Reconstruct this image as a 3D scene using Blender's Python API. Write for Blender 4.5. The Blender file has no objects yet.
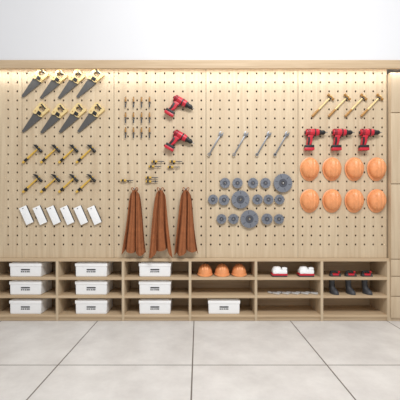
import bpy, bmesh, math, random
from mathutils import Matrix, Vector
random.seed(3)
sc=bpy.context.scene
try:
    sc.view_settings.view_transform='Standard'
except Exception: pass
D=3.4; F=340.0; CH=1.12
def P(px,py,y=0.0):
    k=(D+y)/F
    return Vector(((px-198)*k, y, CH+(209-py)*k))

# ---------- materials ----------
def new(name):
    m=bpy.data.materials.new(name); m.use_nodes=True
    nt=m.node_tree; b=nt.nodes['Principled BSDF']; return m,nt,b
def lin(c):
    return tuple((x/255/12.92 if x/255<=0.04045 else ((x/255+0.055)/1.055)**2.4) for x in c)+(1,)
def mat(name,c,rough=0.5,metal=0.0,var=0.06,scale=30,emit=0):
    m,nt,b=new(name)
    n=nt.nodes.new('ShaderNodeTexNoise'); n.inputs['Scale'].default_value=scale
    tc=nt.nodes.new('ShaderNodeTexCoord'); nt.links.new(tc.outputs['Object'],n.inputs['Vector'])
    r=nt.nodes.new('ShaderNodeValToRGB'); L=lin(c)
    r.color_ramp.elements[0].position=.3; r.color_ramp.elements[1].position=.7
    r.color_ramp.elements[0].color=tuple(x*(1-var) for x in L[:3])+(1,)
    r.color_ramp.elements[1].color=tuple(min(1,x*(1+var)) for x in L[:3])+(1,)
    nt.links.new(n.outputs['Fac'],r.inputs['Fac']); nt.links.new(r.outputs['Color'],b.inputs['Base Color'])
    b.inputs['Roughness'].default_value=rough; b.inputs['Metallic'].default_value=metal
    if emit:
        b.inputs['Emission Color'].default_value=L; b.inputs['Emission Strength'].default_value=emit
    return m
def wood(name,c1,c2,stretch,rough=0.5):
    m,nt,b=new(name)
    tc=nt.nodes.new('ShaderNodeTexCoord'); mp=nt.nodes.new('ShaderNodeMapping')
    mp.inputs['Scale'].default_value=stretch
    nt.links.new(tc.outputs['Object'],mp.inputs['Vector'])
    n=nt.nodes.new('ShaderNodeTexNoise'); n.inputs['Scale'].default_value=1; n.inputs['Detail'].default_value=6
    n.inputs['Distortion'].default_value=.6
    nt.links.new(mp.outputs['Vector'],n.inputs['Vector'])
    r=nt.nodes.new('ShaderNodeValToRGB')
    r.color_ramp.elements[0].position=.3; r.color_ramp.elements[1].position=.7
    r.color_ramp.elements[0].color=lin(c1); r.color_ramp.elements[1].color=lin(c2)
    nt.links.new(n.outputs['Fac'],r.inputs['Fac']); nt.links.new(r.outputs['Color'],b.inputs['Base Color'])
    b.inputs['Roughness'].default_value=rough
    return m
M_board=wood('pegboard_oak',(190,168,138),(208,188,158),(34,30,1.6),.6)
M_oakh=wood('oak_horizontal',(184,158,125),(202,178,146),(2,30,40),.6)
M_oakv=wood('oak_vertical',(188,166,136),(203,183,154),(30,30,2),.6)
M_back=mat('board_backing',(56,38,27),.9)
M_wall=mat('wall_paint',(219,219,221),.9,var=.01,scale=2)
M_white=mat('white_plastic',(242,242,242),.45,var=.01)
M_lid=mat('white_lid',(250,250,250),.4,var=.01)
M_black=mat('black_rubber',(24,23,24),.5)
M_dgrey=mat('dark_grey_plastic',(60,61,65),.5)
M_red=mat('red_plastic',(194,32,50),.35,var=.04)
M_yel=mat('yellow_plastic',(208,168,68),.4)
M_cream=mat('cream_wood',(222,196,138),.45)
M_brass=mat('brass_wood',(166,120,58),.4)
M_steel=mat('steel',(128,129,132),.38,.7)
M_lsteel=mat('chromed_steel',(205,205,205),.35,.3)
M_sawst=mat('saw_steel',(92,90,88),.45,.35)
M_blade=mat('grey_steel',(120,123,131),.45,.35)
M_bladed=mat('blade_dark',(78,80,88),.5,.3)
M_orange=mat('orange_hat',(234,156,102),.4,var=.08,scale=14)
M_orange2=mat('orange_band',(196,112,66),.45)
M_cloth=mat('brown_cloth',(146,86,48),.85,var=.14,scale=22)
M_led=mat('led_glow',(250,252,255),.5,var=0,emit=5)
M_inkl=mat('label_ink',(40,40,44),.6)

# floor
m,nt,b=new('floor_tile_marble'); M_floor=m
tc=nt.nodes.new('ShaderNodeTexCoord'); mp=nt.nodes.new('ShaderNodeMapping')
mp.inputs['Location'].default_value=(0.965*10+0.04,0.965*10-0.005,0)
nt.links.new(tc.outputs['Object'],mp.inputs['Vector'])
br=nt.nodes.new('ShaderNodeTexBrick'); br.offset=0; br.squash=1
for k,v in (('Scale',1.0),('Mortar Size',.0050),('Mortar Smooth',.1),('Brick Width',.965),('Row Height',.965),('Bias',0)):
    br.inputs[k].default_value=v
nt.links.new(mp.outputs['Vector'],br.inputs['Vector'])
n=nt.nodes.new('ShaderNodeTexNoise'); n.inputs['Scale'].default_value=3.2; n.inputs['Detail'].default_value=9; n.inputs['Roughness'].default_value=.68
nt.links.new(tc.outputs['Object'],n.inputs['Vector'])
r=nt.nodes.new('ShaderNodeValToRGB'); r.color_ramp.elements[0].position=.34; r.color_ramp.elements[1].position=.66
r.color_ramp.elements[0].color=lin((202,198,194)); r.color_ramp.elements[1].color=lin((222,219,215))
nt.links.new(n.outputs['Fac'],r.inputs['Fac'])
nt.links.new(r.outputs['Color'],br.inputs['Color1']); nt.links.new(r.outputs['Color'],br.inputs['Color2'])
br.inputs['Mortar'].default_value=lin((112,105,100))
nt.links.new(br.outputs['Color'],b.inputs['Base Color']); b.inputs['Roughness'].default_value=.45

# ---------- mesh builder ----------
class MB:
    def __init__(s): s.bm=bmesh.new(); s.mats=[]
    def _m(s,m):
        if m not in s.mats: s.mats.append(m)
        return s.mats.index(m)
    def merge(s,tb,m,M=None):
        if M is not None: tb.transform(M)
        i=s._m(m)
        bmesh.ops.recalc_face_normals(tb,faces=tb.faces[:])
        for f in tb.faces: f.material_index=i; f.smooth=True
        me=bpy.data.meshes.new('t'); tb.to_mesh(me); tb.free(); s.bm.from_mesh(me); bpy.data.meshes.remove(me)
    def box(s,lo,hi,m,bev=0,M=None):
        tb=bmesh.new(); bmesh.ops.create_cube(tb,size=1)
        for v in tb.verts:
            v.co=Vector([lo[i]+(v.co[i]+.5)*(hi[i]-lo[i]) for i in range(3)])
        if bev: bmesh.ops.bevel(tb,geom=tb.edges[:],offset=bev,segments=2,affect='EDGES',profile=.6)
        s.merge(tb,m,M)
    def poly(s,pts,y0,y1,m,bev=0,M=None):
        tb=bmesh.new()
        a=[tb.verts.new((x,y0,z)) for x,z in pts]; c=[tb.verts.new((x,y1,z)) for x,z in pts]
        fa=tb.faces.new(a); fc=tb.faces.new(c[::-1]); n=len(pts)
        for i in range(n): tb.faces.new((a[i],c[i],c[(i+1)%n],a[(i+1)%n]))
        if bev:
            es=list(fa.edges)+list(fc.edges)
            bmesh.ops.bevel(tb,geom=es,offset=bev,segments=2,affect='EDGES',profile=.6)
        s.merge(tb,m,M)
    def ring(s,o,i_,y0,y1,m,M=None):
        tb=bmesh.new(); n=len(o)
        R=[[tb.verts.new((x,y,z)) for x,z in L] for L,y in ((o,y0),(i_,y0),(i_,y1),(o,y1))]
        for k in range(4):
            A=R[k];B=R[(k+1)%4]
            for j in range(n): tb.faces.new((A[j],A[(j+1)%n],B[(j+1)%n],B[j]))
        s.merge(tb,m,M)
    def lathe(s,prof,m,axis='X',seg=16,M=None,off=(0,0,0),sq=(1,1)):
        tb=bmesh.new(); rings=[]
        for t,r in prof:
            ring=[]
            for k in range(seg):
                a=2*math.pi*k/seg; u=r*math.cos(a)*sq[0]; w=r*math.sin(a)*sq[1]
                p={'X':(t,u,w),'Y':(u,t,w),'Z':(u,w,t)}[axis]
                ring.append(tb.verts.new(Vector(p)+Vector(off)))
            rings.append(ring)
        for A,B in zip(rings,rings[1:]):
            for k in range(seg): tb.faces.new((A[k],A[(k+1)%seg],B[(k+1)%seg],B[k]))
        tb.faces.new(rings[0]); tb.faces.new(rings[-1])
        s.merge(tb,m,M)
    def mesh(s,name,ang=38):
        for e in s.bm.edges:
            if len(e.link_faces)==2 and e.calc_face_angle(0)>math.radians(ang): e.smooth=False
        me=bpy.data.meshes.new(name); s.bm.to_mesh(me); s.bm.free()
        for m in s.mats: me.materials.append(m)
        return me
def put(me,name,loc=(0,0,0),rot=(0,0,0),sc_=1):
    o=bpy.data.objects.new(name,me); sc.collection.objects.link(o)
    o.location=loc; o.rotation_euler=rot
    o.scale=(sc_,)*3 if not hasattr(sc_,'__len__') else sc_
    return o

# ---------- room ----------
mb=MB(); mb.box((-4,-5,-.1),(4,.5,0),M_floor); put(mb.mesh('floor'),'floor')
mb=MB(); mb.box((-4,.42,0),(4,.5,2.58),M_wall)
mb.box((-4,-.05,2.58),(4,.5,3.7),M_wall); put(mb.mesh('wall_back'),'wall_back')
# beam
XL=-2.75; XR=P(389,0).x
mb=MB(); mb.box((XL,-.07,2.498),(4,-.045,2.58),M_oakh,.002)
mb.box((XL,-.045,2.56),(4,.078,2.58),M_oakh)
put(mb.mesh('trim_beam'),'trim_1')
mb=MB(); mb.box((XL,-.043,2.522),(3.9,-.033,2.536),M_led); 
mb.box((XL,-.045,2.517),(3.9,-.030,2.522),M_steel); put(mb.mesh('led_strip'),'led_strip_light')

# ---------- pegboard ----------
PY=.04; TH=.012
mb=MB(); i0=mb._m(M_board)
bm=mb.bm
zt=2.558; zb=.627
def panel(x0,x1,ncol):
    pw=(x1-x0); px_=pw/ncol
    rows=20; z0=P(0,249,PY).z; pz=(zt-.02-z0)/rows
    def strip(a,b_,c,d):
        f=bm.faces.new([bm.verts.new(v) for v in ((a,PY,c),(b_,PY,c),(b_,PY,d),(a,PY,d))]); f.normal_update()
    strip(x0,x1,zb,z0); strip(x0,x1,z0+rows*pz,zt)
    for x in (x0,x1):
        bm.faces.new([bm.verts.new(v) for v in ((x,PY,zb),(x,PY,zt),(x,PY+TH,zt),(x,PY+TH,zb))])
    for i in range(ncol):
        for j in range(rows):
            cx=x0+(i+.5)*px_; cz=z0+(j+.5)*pz; hx=px_/2; hz=pz/2
            o=[(1,0),(1,1),(0,1),(-1,1),(-1,0),(-1,-1),(0,-1),(1,-1)]
            O=[bm.verts.new((cx+a*hx,PY,cz+c*hz)) for a,c in o]
            A=[];B=[]
            for k in range(8):
                t=k*math.pi/4
                A.append(bm.verts.new((cx+.0088*math.cos(t),PY,cz+.0116*math.sin(t))))
                B.append(bm.verts.new((cx+.0088*math.cos(t),PY+TH,cz+.0116*math.sin(t))))
            for k in range(8):
                l=(k+1)%8
                bm.faces.new((O[k],A[k],A[l],O[l])); bm.faces.new((A[k],B[k],B[l],A[l]))
seams=[P(x,0,PY).x for x in (-70,22,114,206,298)]+[XR]
for a,c in zip(seams,seams[1:]): panel(a+.002,c-.002,10)
bmesh.ops.recalc_face_normals(bm,faces=bm.faces[:])
for f in bm.faces:
    if abs(f.normal.y)>.9 and f.normal.y>0: f.normal_flip()
me=mb.mesh('pegboard')
put(me,'pegboard')
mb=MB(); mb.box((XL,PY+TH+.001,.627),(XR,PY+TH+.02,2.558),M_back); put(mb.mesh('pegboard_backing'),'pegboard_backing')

# ---------- shelf ----------
divs=[P(x,0).x for x in (-75,-9,57,123,190,256,322,388.5)]
mb=MB(); x0=divs[0]-.01; x1=divs[-1]+.01
for za,zb_ in ((.595,.625),(.410,.436),(.228,.254),(.035,.060)):
    mb.box((x0,0,za),(x1,.35,zb_),M_oakh,.0015)
mb.box((x0,.012,0),(x1,.03,.035),M_oakh)
for x in divs: mb.box((x-.013,-.001,.0),(x+.013,.35,.596),M_oakv,.0015)
mb.box((x0,.34,0),(x1,.36,.62),M_oakh)
put(mb.mesh('shelf'),'shelving_unit')

# cabinet right
mb=MB(); cx=divs[-1]+.015
mb.box((cx,.003,.0),(4,.4,2.485),M_oakv)
xs=[cx,P(392,0).x+.6,3.3,3.99]
zs=[.03]+[P(0,y).z for y in (296,276,259,184,113)]+[2.48]
for a,c in zip(xs,xs[1:]):
    for d,e in zip(zs,zs[1:]):
        mb.box((a+.004,-.014,d+.004),(c-.004,0.005,e-.004),M_oakv,.002)
put(mb.mesh('cab'),'storage_cabinet')

# ---------- storage box ----------
mb=MB(); W=.325;Dp=.27;H=.122
tb=bmesh.new(); bmesh.ops.create_cube(tb,size=1)
for v in tb.verts:
    k=.985 if v.co.z<0 else 1
    v.co=Vector((v.co.x*(W-.010)*k,(v.co.y+.5)*(Dp-.01)+.005,(v.co.z+.5)*H))
bmesh.ops.bevel(tb,geom=tb.edges[:],offset=.005,segments=3,affect='EDGES')
mb.merge(tb,M_white)
mb.box((-W/2,0,H-.018),(W/2,Dp,H+.016),M_lid,.005)
mb.box((-W/2+.02,.02,H+.014),(W/2-.02,Dp-.02,H+.022),M_lid,.003)
mb.box((-.045,.0005,.066),(.045,.006,.078),M_inkl,.002)
for dx in (-.045,-.026,-.005,.014,.03): mb.box((dx,.0015,.046),(dx+.013,.008,.056),M_inkl)
boxm=mb.mesh('storage_box')
for px_,fl in ((26,.436),(26,.254),(26,.06),(91.5,.436),(91.5,.254),(91.5,.06),(155,.436),(155,.254),(155,.06),(224,.06),(-42,.436),(-42,.06)):
    put(boxm,'storage_box',(P(px_,0,.04).x,.025,fl+.0005))

# ---------- hard hat ----------
def hat():
    mb=MB(); tb=bmesh.new(); seg=40; N=12; R=.098; H=.085
    def pt(rad,z,a):
        x=rad*math.cos(a); y=rad*math.sin(a)*1.1
        return Vector((x,y,z))
    rings=[]
    for i in range(N+1):
        t=(i+.5)/(N+.5)*math.pi/2; rr=R*math.sin(t)**.9; z=H*math.cos(t)**.85 if i<N else 0
        ring=[]
        for k in range(seg):
            a=2*math.pi*k/seg; p=pt(rr,z,a)
            rd=0
            for c,w in ((0,.015),(.036,.008),(-.036,.008)):
                rd=max(rd,.009*max(0,1-(abs(p.x-c)/w)**4))
            if i<N-2: p+=p.normalized()*rd
            ring.append(tb.verts.new(p))
        rings.append(ring)
    def brim(scale,z,pk):
        ring=[]
        for k in range(seg):
            a=2*math.pi*k/seg; p=pt(R*scale,z,a)
            f=max(0,-math.sin(a))**1.5; p.y-=pk*f; p.z-=.010*f*(1 if pk else 0)
            ring.append(tb.verts.new(p))
        rings.append(ring)
    brim(1.10,-.004,.020); brim(1.10,-.009,.020); brim(.97,-.006,0)
    for i in range(5):
        t=(5-i)/6*math.pi/2
        rings.append([tb.verts.new(pt(.95*R*math.sin(t),.94*H*math.cos(t),2*math.pi*k/seg)) for k in range(seg)])
    for A,B in zip(rings,rings[1:]):
        for k in range(seg): tb.faces.new((A[k],A[(k+1)%seg],B[(k+1)%seg],B[k]))
    tb.faces.new(rings[0]); tb.faces.new(rings[-1])
    mb.merge(tb,M_orange)
    o=[(R*.93*math.cos(a),R*.93*math.sin(a)) for a in [2*math.pi*k/24 for k in range(24)]]
    i_=[(x*.96,z*.96) for x,z in o]
    mb.ring(o,i_,-.012,.012,M_orange2,Matrix.Rotation(math.pi/2,4,'X'))
    return mb.mesh('hard_hat',50)
hatm=hat()
for py_ in (168.5,200.5):
    for px_ in (310.5,333,355.5,378):
        p=P(px_,py_,.0); put(hatm,'hard_hat',(p.x,.022,p.z+.005),(math.radians(90),0,0),(.90,.93,.8))
for px_ in (205,222,239):
    p=P(px_,0,.12); put(hatm,'hard_hat',(p.x,.12,.4570),(0,0,0),(.75,.75,1.05))

# ---------- tools (built in X-Z plane, facing -Y) ----------
def peg(mb,x,z,l=.033,m=M_steel):
    mb.lathe([(0,.004),(l,.004)],m,'Y',8,off=(x,-.012,z))
TY=.018
def circ(cx,cz,rx,rz,n,rot=0):
    return [(cx+rx*math.cos(2*math.pi*k/n)*math.cos(rot)-rz*math.sin(2*math.pi*k/n)*math.sin(rot),
             cz+rx*math.cos(2*math.pi*k/n)*math.sin(rot)+rz*math.sin(2*math.pi*k/n)*math.cos(rot)) for k in range(n)]
def saw():
    mb=MB()
    pts=[(0,0),(0,-.022)]; n=22
    for k in range(n):
        t=k/n; x=.008+t*.225; z=-.024-.04*t
        pts+= [(x,z),(x+.006,z-.006)]
    pts+=[(.24,-.062),(.255,-.03),(.25,.022),(.2,.022)]
    mb.poly(pts,-.001,.002,M_sawst)
    out=[(.215,.034),(.25,.038),(.29,.036),(.325,.040),(.345,.028),(.348,.005),(.338,-.020),(.336,-.045),(.345,-.066),(.330,-.078),(.295,-.072),(.262,-.066),(.232,-.066),(.222,-.04),(.226,-.01),(.212,.012)]
    cx=.296;cz=-.016
    inn=[]
    for x,z in out:
        a=math.atan2(z-cz,x-cx); inn.append((cx+.024*math.cos(a),cz+.034*math.sin(a)))
    mb.ring(out,inn,-.012,.012,M_cream)
    mb.poly([(.322,.02),(.336,.014),(.328,-.02),(.326,-.05),(.316,-.045),(.316,-.01)],-.015,.014,M_black,.002)
    mb.poly([(.225,-.005),(.262,.0),(.265,-.04),(.232,-.05)],-.014,.014,M_black,.002)
    for q in ((.24,.018),(.25,-.054)): mb.lathe([(-.015,.005),(.014,.005)],M_brass,'Y',10,off=(q[0],0,q[1]))
    peg(mb,.296,.012,.027)
    return mb.mesh('hand_saw')
m_=saw()
th=math.radians(50)
for tips in ([(21,96),(39.5,97.5),(57.5,97.5),(76,96.5)],[(21.5,131),(40,132),(58.5,131.5),(77,131)]):
    for t in tips:
        p=P(t[0],t[1],TY); put(m_,'hand_saw',(p.x,TY+.005,p.z),(0,-th,0),1.02)
def hammer(hm,gm,grip,L=.235,hs=1.0,claw=True):
    mb=MB()
    mb.lathe([(0,.008),(.004,.0125),(.085,.011),(.10,.009)],grip,'X',12)
    mb.lathe([(.09,.0095),(L-.02,.008),(L+.008,.008)],gm,'X',12)
    if claw: mb.lathe([(.03,.0132),(.07,.0125)],M_black,'X',12)
    x=L-.012
    pr=[(-.052,.013),(-.048,.016),(-.032,.016),(-.026,.011),(-.014,.013),(.014,.013)]
    mb.lathe([(a*hs,b_*hs) for a,b_ in pr],hm,'Z',14,off=(x,0,0))
    if claw:
        for s in (-1,1):
            mb.poly([(x-.012,.010),(x+.012,.010),(x+.012,.032),(x+.002,.050),(x-.016,.064),(x-.012,.045),(x-.010,.028)],s*.005-.004,s*.005+.004,hm,.001)
    else:
        mb.lathe([(a*hs,b_*hs) for a,b_ in ((.012,.013),(.026,.011),(.032,.016),(.05,.016),(.053,.013))],hm,'Z',14,off=(x,0,0))
        mb.lathe([(x-.022,.012),(x-.012,.014)],M_black,'X',12)
    peg(mb,x-.012,-.012)
    return mb.mesh('hammer')
hm=hammer(M_black,M_yel,M_yel)
th=math.radians(43)
for y_,xs_ in ((163,(22.5,40.5,58.5,76)),(192.5,(22.5,40.5,58.5,76))):
    for x_ in xs_:
        p=P(x_,y_,TY); put(hm,'claw_hammer',(p.x,TY,p.z),(0,-th,0),(.97,.97,.97))
ml=hammer(M_brass,M_cream,M_brass,.285,.8,False)
th=math.radians(46)
for x_ in (312,328.5,345,361):
    p=P(x_,116.5,TY); put(ml,'mallet',(p.x,TY,p.z),(0,-th,0))
# trowels (white)
mb=MB()
mb.poly([(-.036,-.085),(.036,-.085),(.036,.085),(-.036,.085)],-.004,.004,M_white,.002)
mb.box((-.012,.004,-.04),(.012,.018,.04),M_dgrey,.003)
mb.box((.034,-.003,-.083),(.040,.012,.083),M_dgrey,.001)
peg(mb,0,.07,.034)
tm=mb.mesh('plastering_trowel')
for k in range(6):
    p=P(26.5+k*13.6,215.2,TY); put(tm,'plastering_trowel',(p.x,TY-.003,p.z),(0,math.radians(-24),0),(1.08,1,1.08))
# chisels
mb=MB()
mb.lathe([(0,.006),(.006,.009),(.03,.007),(.05,.0075)],M_brass,'Z',10)
mb.lathe([(.0,.0092),(-.004,.0092)],M_black,'Z',10)
mb.lathe([(-.004,.004),(-.03,.004)],M_dgrey,'Z',8)
mb.poly([(-.006,-.028),(.006,-.028),(.006,-.06),(-.006,-.055)],-.0015,.0015,M_dgrey)
mb.lathe([(.05,.0075),(.056,.004)],M_black,'Z',10)
peg(mb,.008,-.003,.032)
cm=mb.mesh('chisel')
for y_ in (102,117.5,132.5):
    for x_ in (125.5,133.5,141.5,149.5):
        p=P(x_,y_,TY); put(cm,'wood_chisel',(p.x,TY,p.z),(0,0,0),(1.1,1,.95))
# screwdrivers (horizontal)
mb=MB()
mb.lathe([(-.065,.006),(-.06,.011),(-.045,.012),(-.02,.010),(-.012,.012),(-.006,.008)],M_yel,'X',12)
mb.lathe([(-.05,.0125),(-.03,.0115)],M_black,'X',12)
mb.lathe([(-.006,.004),(.055,.004),(.065,.0015)],M_dgrey,'X',8)
peg(mb,-.035,-.01); peg(mb,.03,-.006)
sm=mb.mesh('screwdriver')
for x_,y_ in ((158,161.5),(176,161.5),(155,166.5),(174,167),(127,180.5),(152,177.5),(152,181.5)):
    p=P(x_,y_,TY); put(sm,'screwdriver',(p.x,TY,p.z),(0,0,0))
# drill
def drill():
    mb=MB()
    mb.lathe([(-.085,.018),(-.08,.030),(-.06,.034),(.02,.035),(.045,.031)],M_red,'X',20)
    mb.lathe([(-.086,.014),(-.094,.012)],M_black,'X',16)
    for x in (-.07,-.06,-.05): mb.lathe([(x-.002,.0355),(x+.002,.0355)],M_black,'X',20)
    mb.lathe([(.0,.0362),(.012,.0362)],M_black,'X',20)
    mb.lathe([(.045,.028),(.062,.027),(.064,.021),(.095,.022),(.112,.012),(.114,.006)],M_black,'X',18)
    mb.lathe([(.112,.0035),(.135,.003)],M_steel,'X',8)
    mb.poly([(-.062,-.020),(-.008,-.020),(-.014,-.05),(-.030,-.09),(-.034,-.125),(-.078,-.125),(-.070,-.08),(-.066,-.05)],-.019,.019,M_red,.006)
    mb.poly([(-.066,-.045),(-.046,-.045),(-.044,-.085),(-.052,-.12),(-.072,-.12),(-.066,-.08)],-.0205,.0205,M_black,.003)
    mb.poly([(-.012,-.030),(.004,-.030),(.000,-.045),(-.010,-.058),(-.018,-.052)],-.009,.009,M_black,.002)
    mb.box((-.095,-.028,-.148),(-.005,.020,-.122),M_black,.004)
    mb.box((-.097,-.030,-.172),(-.003,.020,-.146),M_red,.006)
    peg(mb,.03,-.03,.048)
    return mb.mesh('cordless_drill')
dm=drill()
for x_ in (314,341,368.5):
    p=P(x_,132.5,0); put(dm,'cordless_drill',(p.x+.0,0,p.z),(0,0,0),(1.0,1,1.05))
for x_,y_ in ((182,102),(182,136.5)):
    p=P(x_,y_,0); put(dm,'cordless_drill',(p.x,0,p.z),(0,math.radians(30),0),(1.05,1,1.05))
# spanner
def spanner():
    mb=MB()
    mb.poly([(.02,-.0065),(.24,-.008),(.24,.008),(.02,.0065)],-.004,.004,M_steel,.0015)
    mb.poly([(.235,-.01),(.25,-.022),(.272,-.024),(.288,-.016),(.290,-.008),(.268,-.010),(.262,.0),(.268,.010),(.290,.008),(.288,.016),(.272,.024),(.25,.022),(.235,.01)],-.006,.006,M_steel,.0015)
    o=circ(.012,0,.017,.017,16); i_=circ(.012,0,.009,.009,16)
    mb.ring(o,i_,-.006,.006,M_steel)
    peg(mb,.262,0)
    return mb.mesh('spanner')
wm=spanner(); th=math.radians(60)
for x_ in (208.5,233.5,256.5,274.5):
    p=P(x_,155.5,TY); put(wm,'spanner',(p.x,TY,p.z),(0,-th,0),.95)
# small pliers lying on shelf
mb=MB()
for s in (1,-1):
    M=Matrix.Scale(s,4,Vector((1,0,0)))
    mb.poly([(.004,.0),(.016,-.03),(.022,-.07),(.012,-.078),(.006,-.035),(-.006,-.004)],-.008,.008,M_lsteel,.002,M)
    mb.poly([(-.004,-.004),(.012,.002),(.012,.022),(.002,.045),(.001,.012)],-.007,.007,M_lsteel,.001,M)
mb.lathe([(-.010,.010),(.010,.010)],M_steel,'Y',14)
plm=mb.mesh('pliers')
for k,x_ in enumerate((272,281.5,291,300.5,310)):
    p=P(x_,0,.08); put(plm,'pliers',(p.x,.08,.254+.0108),(math.radians(-90),0,math.radians(60)),(1,1,1))
# saw blades
def sawblade(n):
    mb=MB(); out=[];inn=[]
    for k in range(n):
        a=2*math.pi*k/n; s=2*math.pi/n
        for da,r in ((0,1.0),(.35,.93),(.8,.94)):
            out.append((r*math.cos(a+da*s),r*math.sin(a+da*s))); inn.append((.16*math.cos(a+da*s),.16*math.sin(a+da*s)))
    mb.ring([(x*.1,z*.1) for x,z in out],[(x*.1,z*.1) for x,z in inn],-.002,.002,M_blade)
    mb.ring(circ(0,0,.042,.042,24),circ(0,0,.0165,.0165,24),-.005,.003,M_bladed)
    for k in range(6):
        a=k*math.pi/3
        mb.box((.055,-.0028,-.003),(.082,0,.003),M_bladed,0,Matrix.Rotation(a,4,'Y'))
    mb.lathe([(-.012,.007),(.026,.007)],M_lsteel,'Y',10,off=(0,0,0))
    return mb.mesh('circular_saw_blade')
bl=sawblade(30); bs=sawblade(20)
big=[(283,183,9.8),(240.5,199.5,9.5),(249.5,219,9.5)]
small=[(225,183,5.4),(237.5,183,5.4),(253,183,5.4),(265.5,183,5.4),(213,199.5,5.2),(224,200,5.6),(257.5,199.5,5.4),(268.5,199.5,5.2),(279.5,199.5,5.2),
 (221.5,219,5.2),(233.5,219,5.4),(267,219,5.8),(279,219,5.2)]
TB=.0135
for L_,me_ in ((big,bl),(small,bs)):
    for x_,y_,r_ in L_:
        p=P(x_,y_,TB); put(me_,'circular_saw_blade',(p.x,TB,p.z),(0,random.random(),0),(r_/10,1,r_/10))
# cloth : apron hung by its straps from one hook, folding into soft pleats
def cloth(seed):
    rnd=random.Random(seed); mb=MB(); tb=bmesh.new(); U=130; V=50; H=.60
    ph=rnd.uniform(0,6)
    rows=[]
    def noise(v,k): return math.sin(2.3*v+k*1.7+ph)*.5+math.sin(5.1*v+k*3.1+ph*2)*.25
    for j in range(V+1):
        v=j/V
        w=.044+.046*v**.6+.028*v**2.5
        row=[]
        for i in range(U+1):
            u=i/U; s=2*u-1
            q=s*2.4+.35*noise(v,1)*(1-.3*abs(s))+.12*s*s+ph
            f=abs(math.cos(q*1.55))
            f2=abs(math.cos(q*3.6+1.3*v+ph))
            amp=.030+.038*v
            y=.010-amp*f**.8-(.010+.006*v)*f2-.012*(1-s*s)*(1-.5*v)
            x=s*w+.014*math.sin(q*3.1)*v*(1-abs(s))+.010*math.sin(4*v+ph)*(1-abs(s)*.3)*v
            hem=.050*abs(s)**1.5+.034*(f-.5)+.020*math.sin(3*s+ph)
            shoulder=-.045*abs(s)**2*(1-v)**3
            z=-H*v-hem*v**2+shoulder
            row.append((x,y,z))
        rows.append(row)
    # front skin and back skin 4 mm behind it, closed around the edge (no overshoot at folds)
    Fr=[[tb.verts.new(c) for c in r_] for r_ in rows]
    Bk=[[tb.verts.new((c[0],c[1]+.004,c[2])) for c in r_] for r_ in rows]
    for A,B in zip(Fr,Fr[1:]):
        for i in range(U): tb.faces.new((A[i],A[i+1],B[i+1],B[i]))
    for A,B in zip(Bk,Bk[1:]):
        for i in range(U): tb.faces.new((A[i],B[i],B[i+1],A[i+1]))
    for j in (0,V):
        for i in range(U): tb.faces.new((Fr[j][i],Fr[j][i+1],Bk[j][i+1],Bk[j][i]))
    for i in (0,U):
        for j in range(V): tb.faces.new((Fr[j][i],Fr[j+1][i],Bk[j+1][i],Bk[j][i]))
    mb.merge(tb,M_cloth)
    for sx in (-1,1):
        mb.ring(circ(sx*.018,.004,.014,.024,14,sx*-.4),circ(sx*.018,.004,.007,.017,14,sx*-.4),-.030,-.014,M_cloth)
    mb.lathe([(-.040,.005),(.031,.005)],M_steel,'Y',8,off=(0,0,.010))
    mb.lathe([(-.043,.007),(-.040,.008)],M_steel,'Y',8,off=(0,0,.010))
    return mb.mesh('leather_apron',75)
for k,(x_,s_) in enumerate(((135,1),(160.5,5),(186,9))):
    p=P(x_,190,0); o=put(cloth(s_),'work_apron',(p.x,.008,p.z))

# ---------- shelf small items ----------
mb=MB()
mb.box((-.075,-.045,0),(.075,.045,.014),M_dgrey,.005)
mb.box((-.078,-.048,.012),(.078,.048,.034),M_red,.010)
mb.lathe([(.040,.050),(.078,.046),(.096,.034),(.102,.015)],M_white,'Z',20,off=(-.022,0,0))
mb.box((-.07,-.046,.030),(.075,.042,.070),M_white,.012)
mb.lathe([(.0,.016),(.03,.02),(.05,.012)],M_white,'X',14,off=(.03,0,.075))
sd=mb.mesh('orbital_sander')
for x_ in (279,305.5):
    p=P(x_,0,.06); put(sd,'orbital_sander',(p.x,.06,.4365))
mb=MB()
mb.box((-.06,-.025,0),(.06,.025,.012),M_dgrey,.003)
mb.box((-.036,-.027,.010),(.034,.027,.030),M_red,.008)
mb.box((-.060,-.023,.010),(.058,.023,.028),M_dgrey,.006)
mb.poly([(-.06,.026),(-.05,.052),(-.02,.058),(.02,.054),(.03,.030),(.018,.030),(.01,.043),(-.03,.046),(-.044,.026)],-.011,.011,M_black,.003)
mb.lathe([(.026,.008),(.046,.013),(.052,.008)],M_red,'Z',12,off=(.043,0,0))
pl=mb.mesh('hand_planer')
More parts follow.
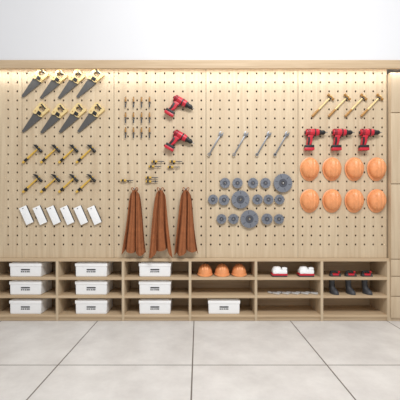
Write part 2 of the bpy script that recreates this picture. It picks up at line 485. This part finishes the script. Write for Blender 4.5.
for x_ in (335,350.5,366.5):
    p=P(x_,0,.06); put(pl,'electric_planer',(p.x,.06,.4365),(0,0,0),(.9,1,1))
# rubber boots
def boot():
    mb=MB(); tb=bmesh.new(); rings=[]; seg=16
    prof=[(0,.0,.062,.030,.018),(.012,.0,.062,.030,.018),(.03,.002,.056,.027,.016),(.045,.01,.042,.025,.006),(.06,.016,.030,.024,.0),(.09,.02,.026,.024,.0),(.125,.02,.029,.027,.0),(.127,.02,.026,.024,0),(.07,.018,.02,.018,0)]
    for z,cx,rx,ry,o in prof:
        rings.append([tb.verts.new((-cx+o+rx*math.cos(2*math.pi*k/seg),ry*math.sin(2*math.pi*k/seg),z)) for k in range(seg)])
    for A,B in zip(rings,rings[1:]):
        for k in range(seg): tb.faces.new((A[k],A[(k+1)%seg],B[(k+1)%seg],B[k]))
    tb.faces.new(rings[0]); tb.faces.new(rings[-1])
    mb.merge(tb,M_dgrey)
    return mb.mesh('boot',60)
bt=boot()
for x_ in (333,349.5,366):
    p=P(x_,0,.09); put(bt,'rubber_boot',(p.x,.09,.2545),(0,0,math.radians(-75)),(1,1.15,1.08))

# ---------- lights ----------
w=bpy.data.worlds.new('w'); sc.world=w; w.use_nodes=True
bg=w.node_tree.nodes['Background']; bg.inputs[0].default_value=(.985,.992,1,1); bg.inputs[1].default_value=.6
def area(name,loc,rot,sx,sy,e,c=(1,1,1)):
    l=bpy.data.lights.new(name,'AREA'); l.shape='RECTANGLE'; l.size=sx; l.size_y=sy; l.energy=e; l.color=c
    o=bpy.data.objects.new(name,l); sc.collection.objects.link(o); o.location=loc; o.rotation_euler=rot; return o
area('ceiling_panel_light',(.7,-3.0,3.9),(math.radians(38),math.radians(6),0),1.8,.9,128)
area('led_cove_light',(.55,-.028,2.515),(math.radians(8),0,0),6.4,.012,10,(.94,.98,1))

cam=bpy.data.cameras.new('camera'); co=bpy.data.objects.new('camera',cam); sc.collection.objects.link(co)
co.location=(0,-D,CH); co.rotation_euler=(math.radians(90),0,0)
cam.sensor_width=36; cam.lens=F/400*36; cam.shift_x=.005; cam.shift_y=.0225
sc.camera=co
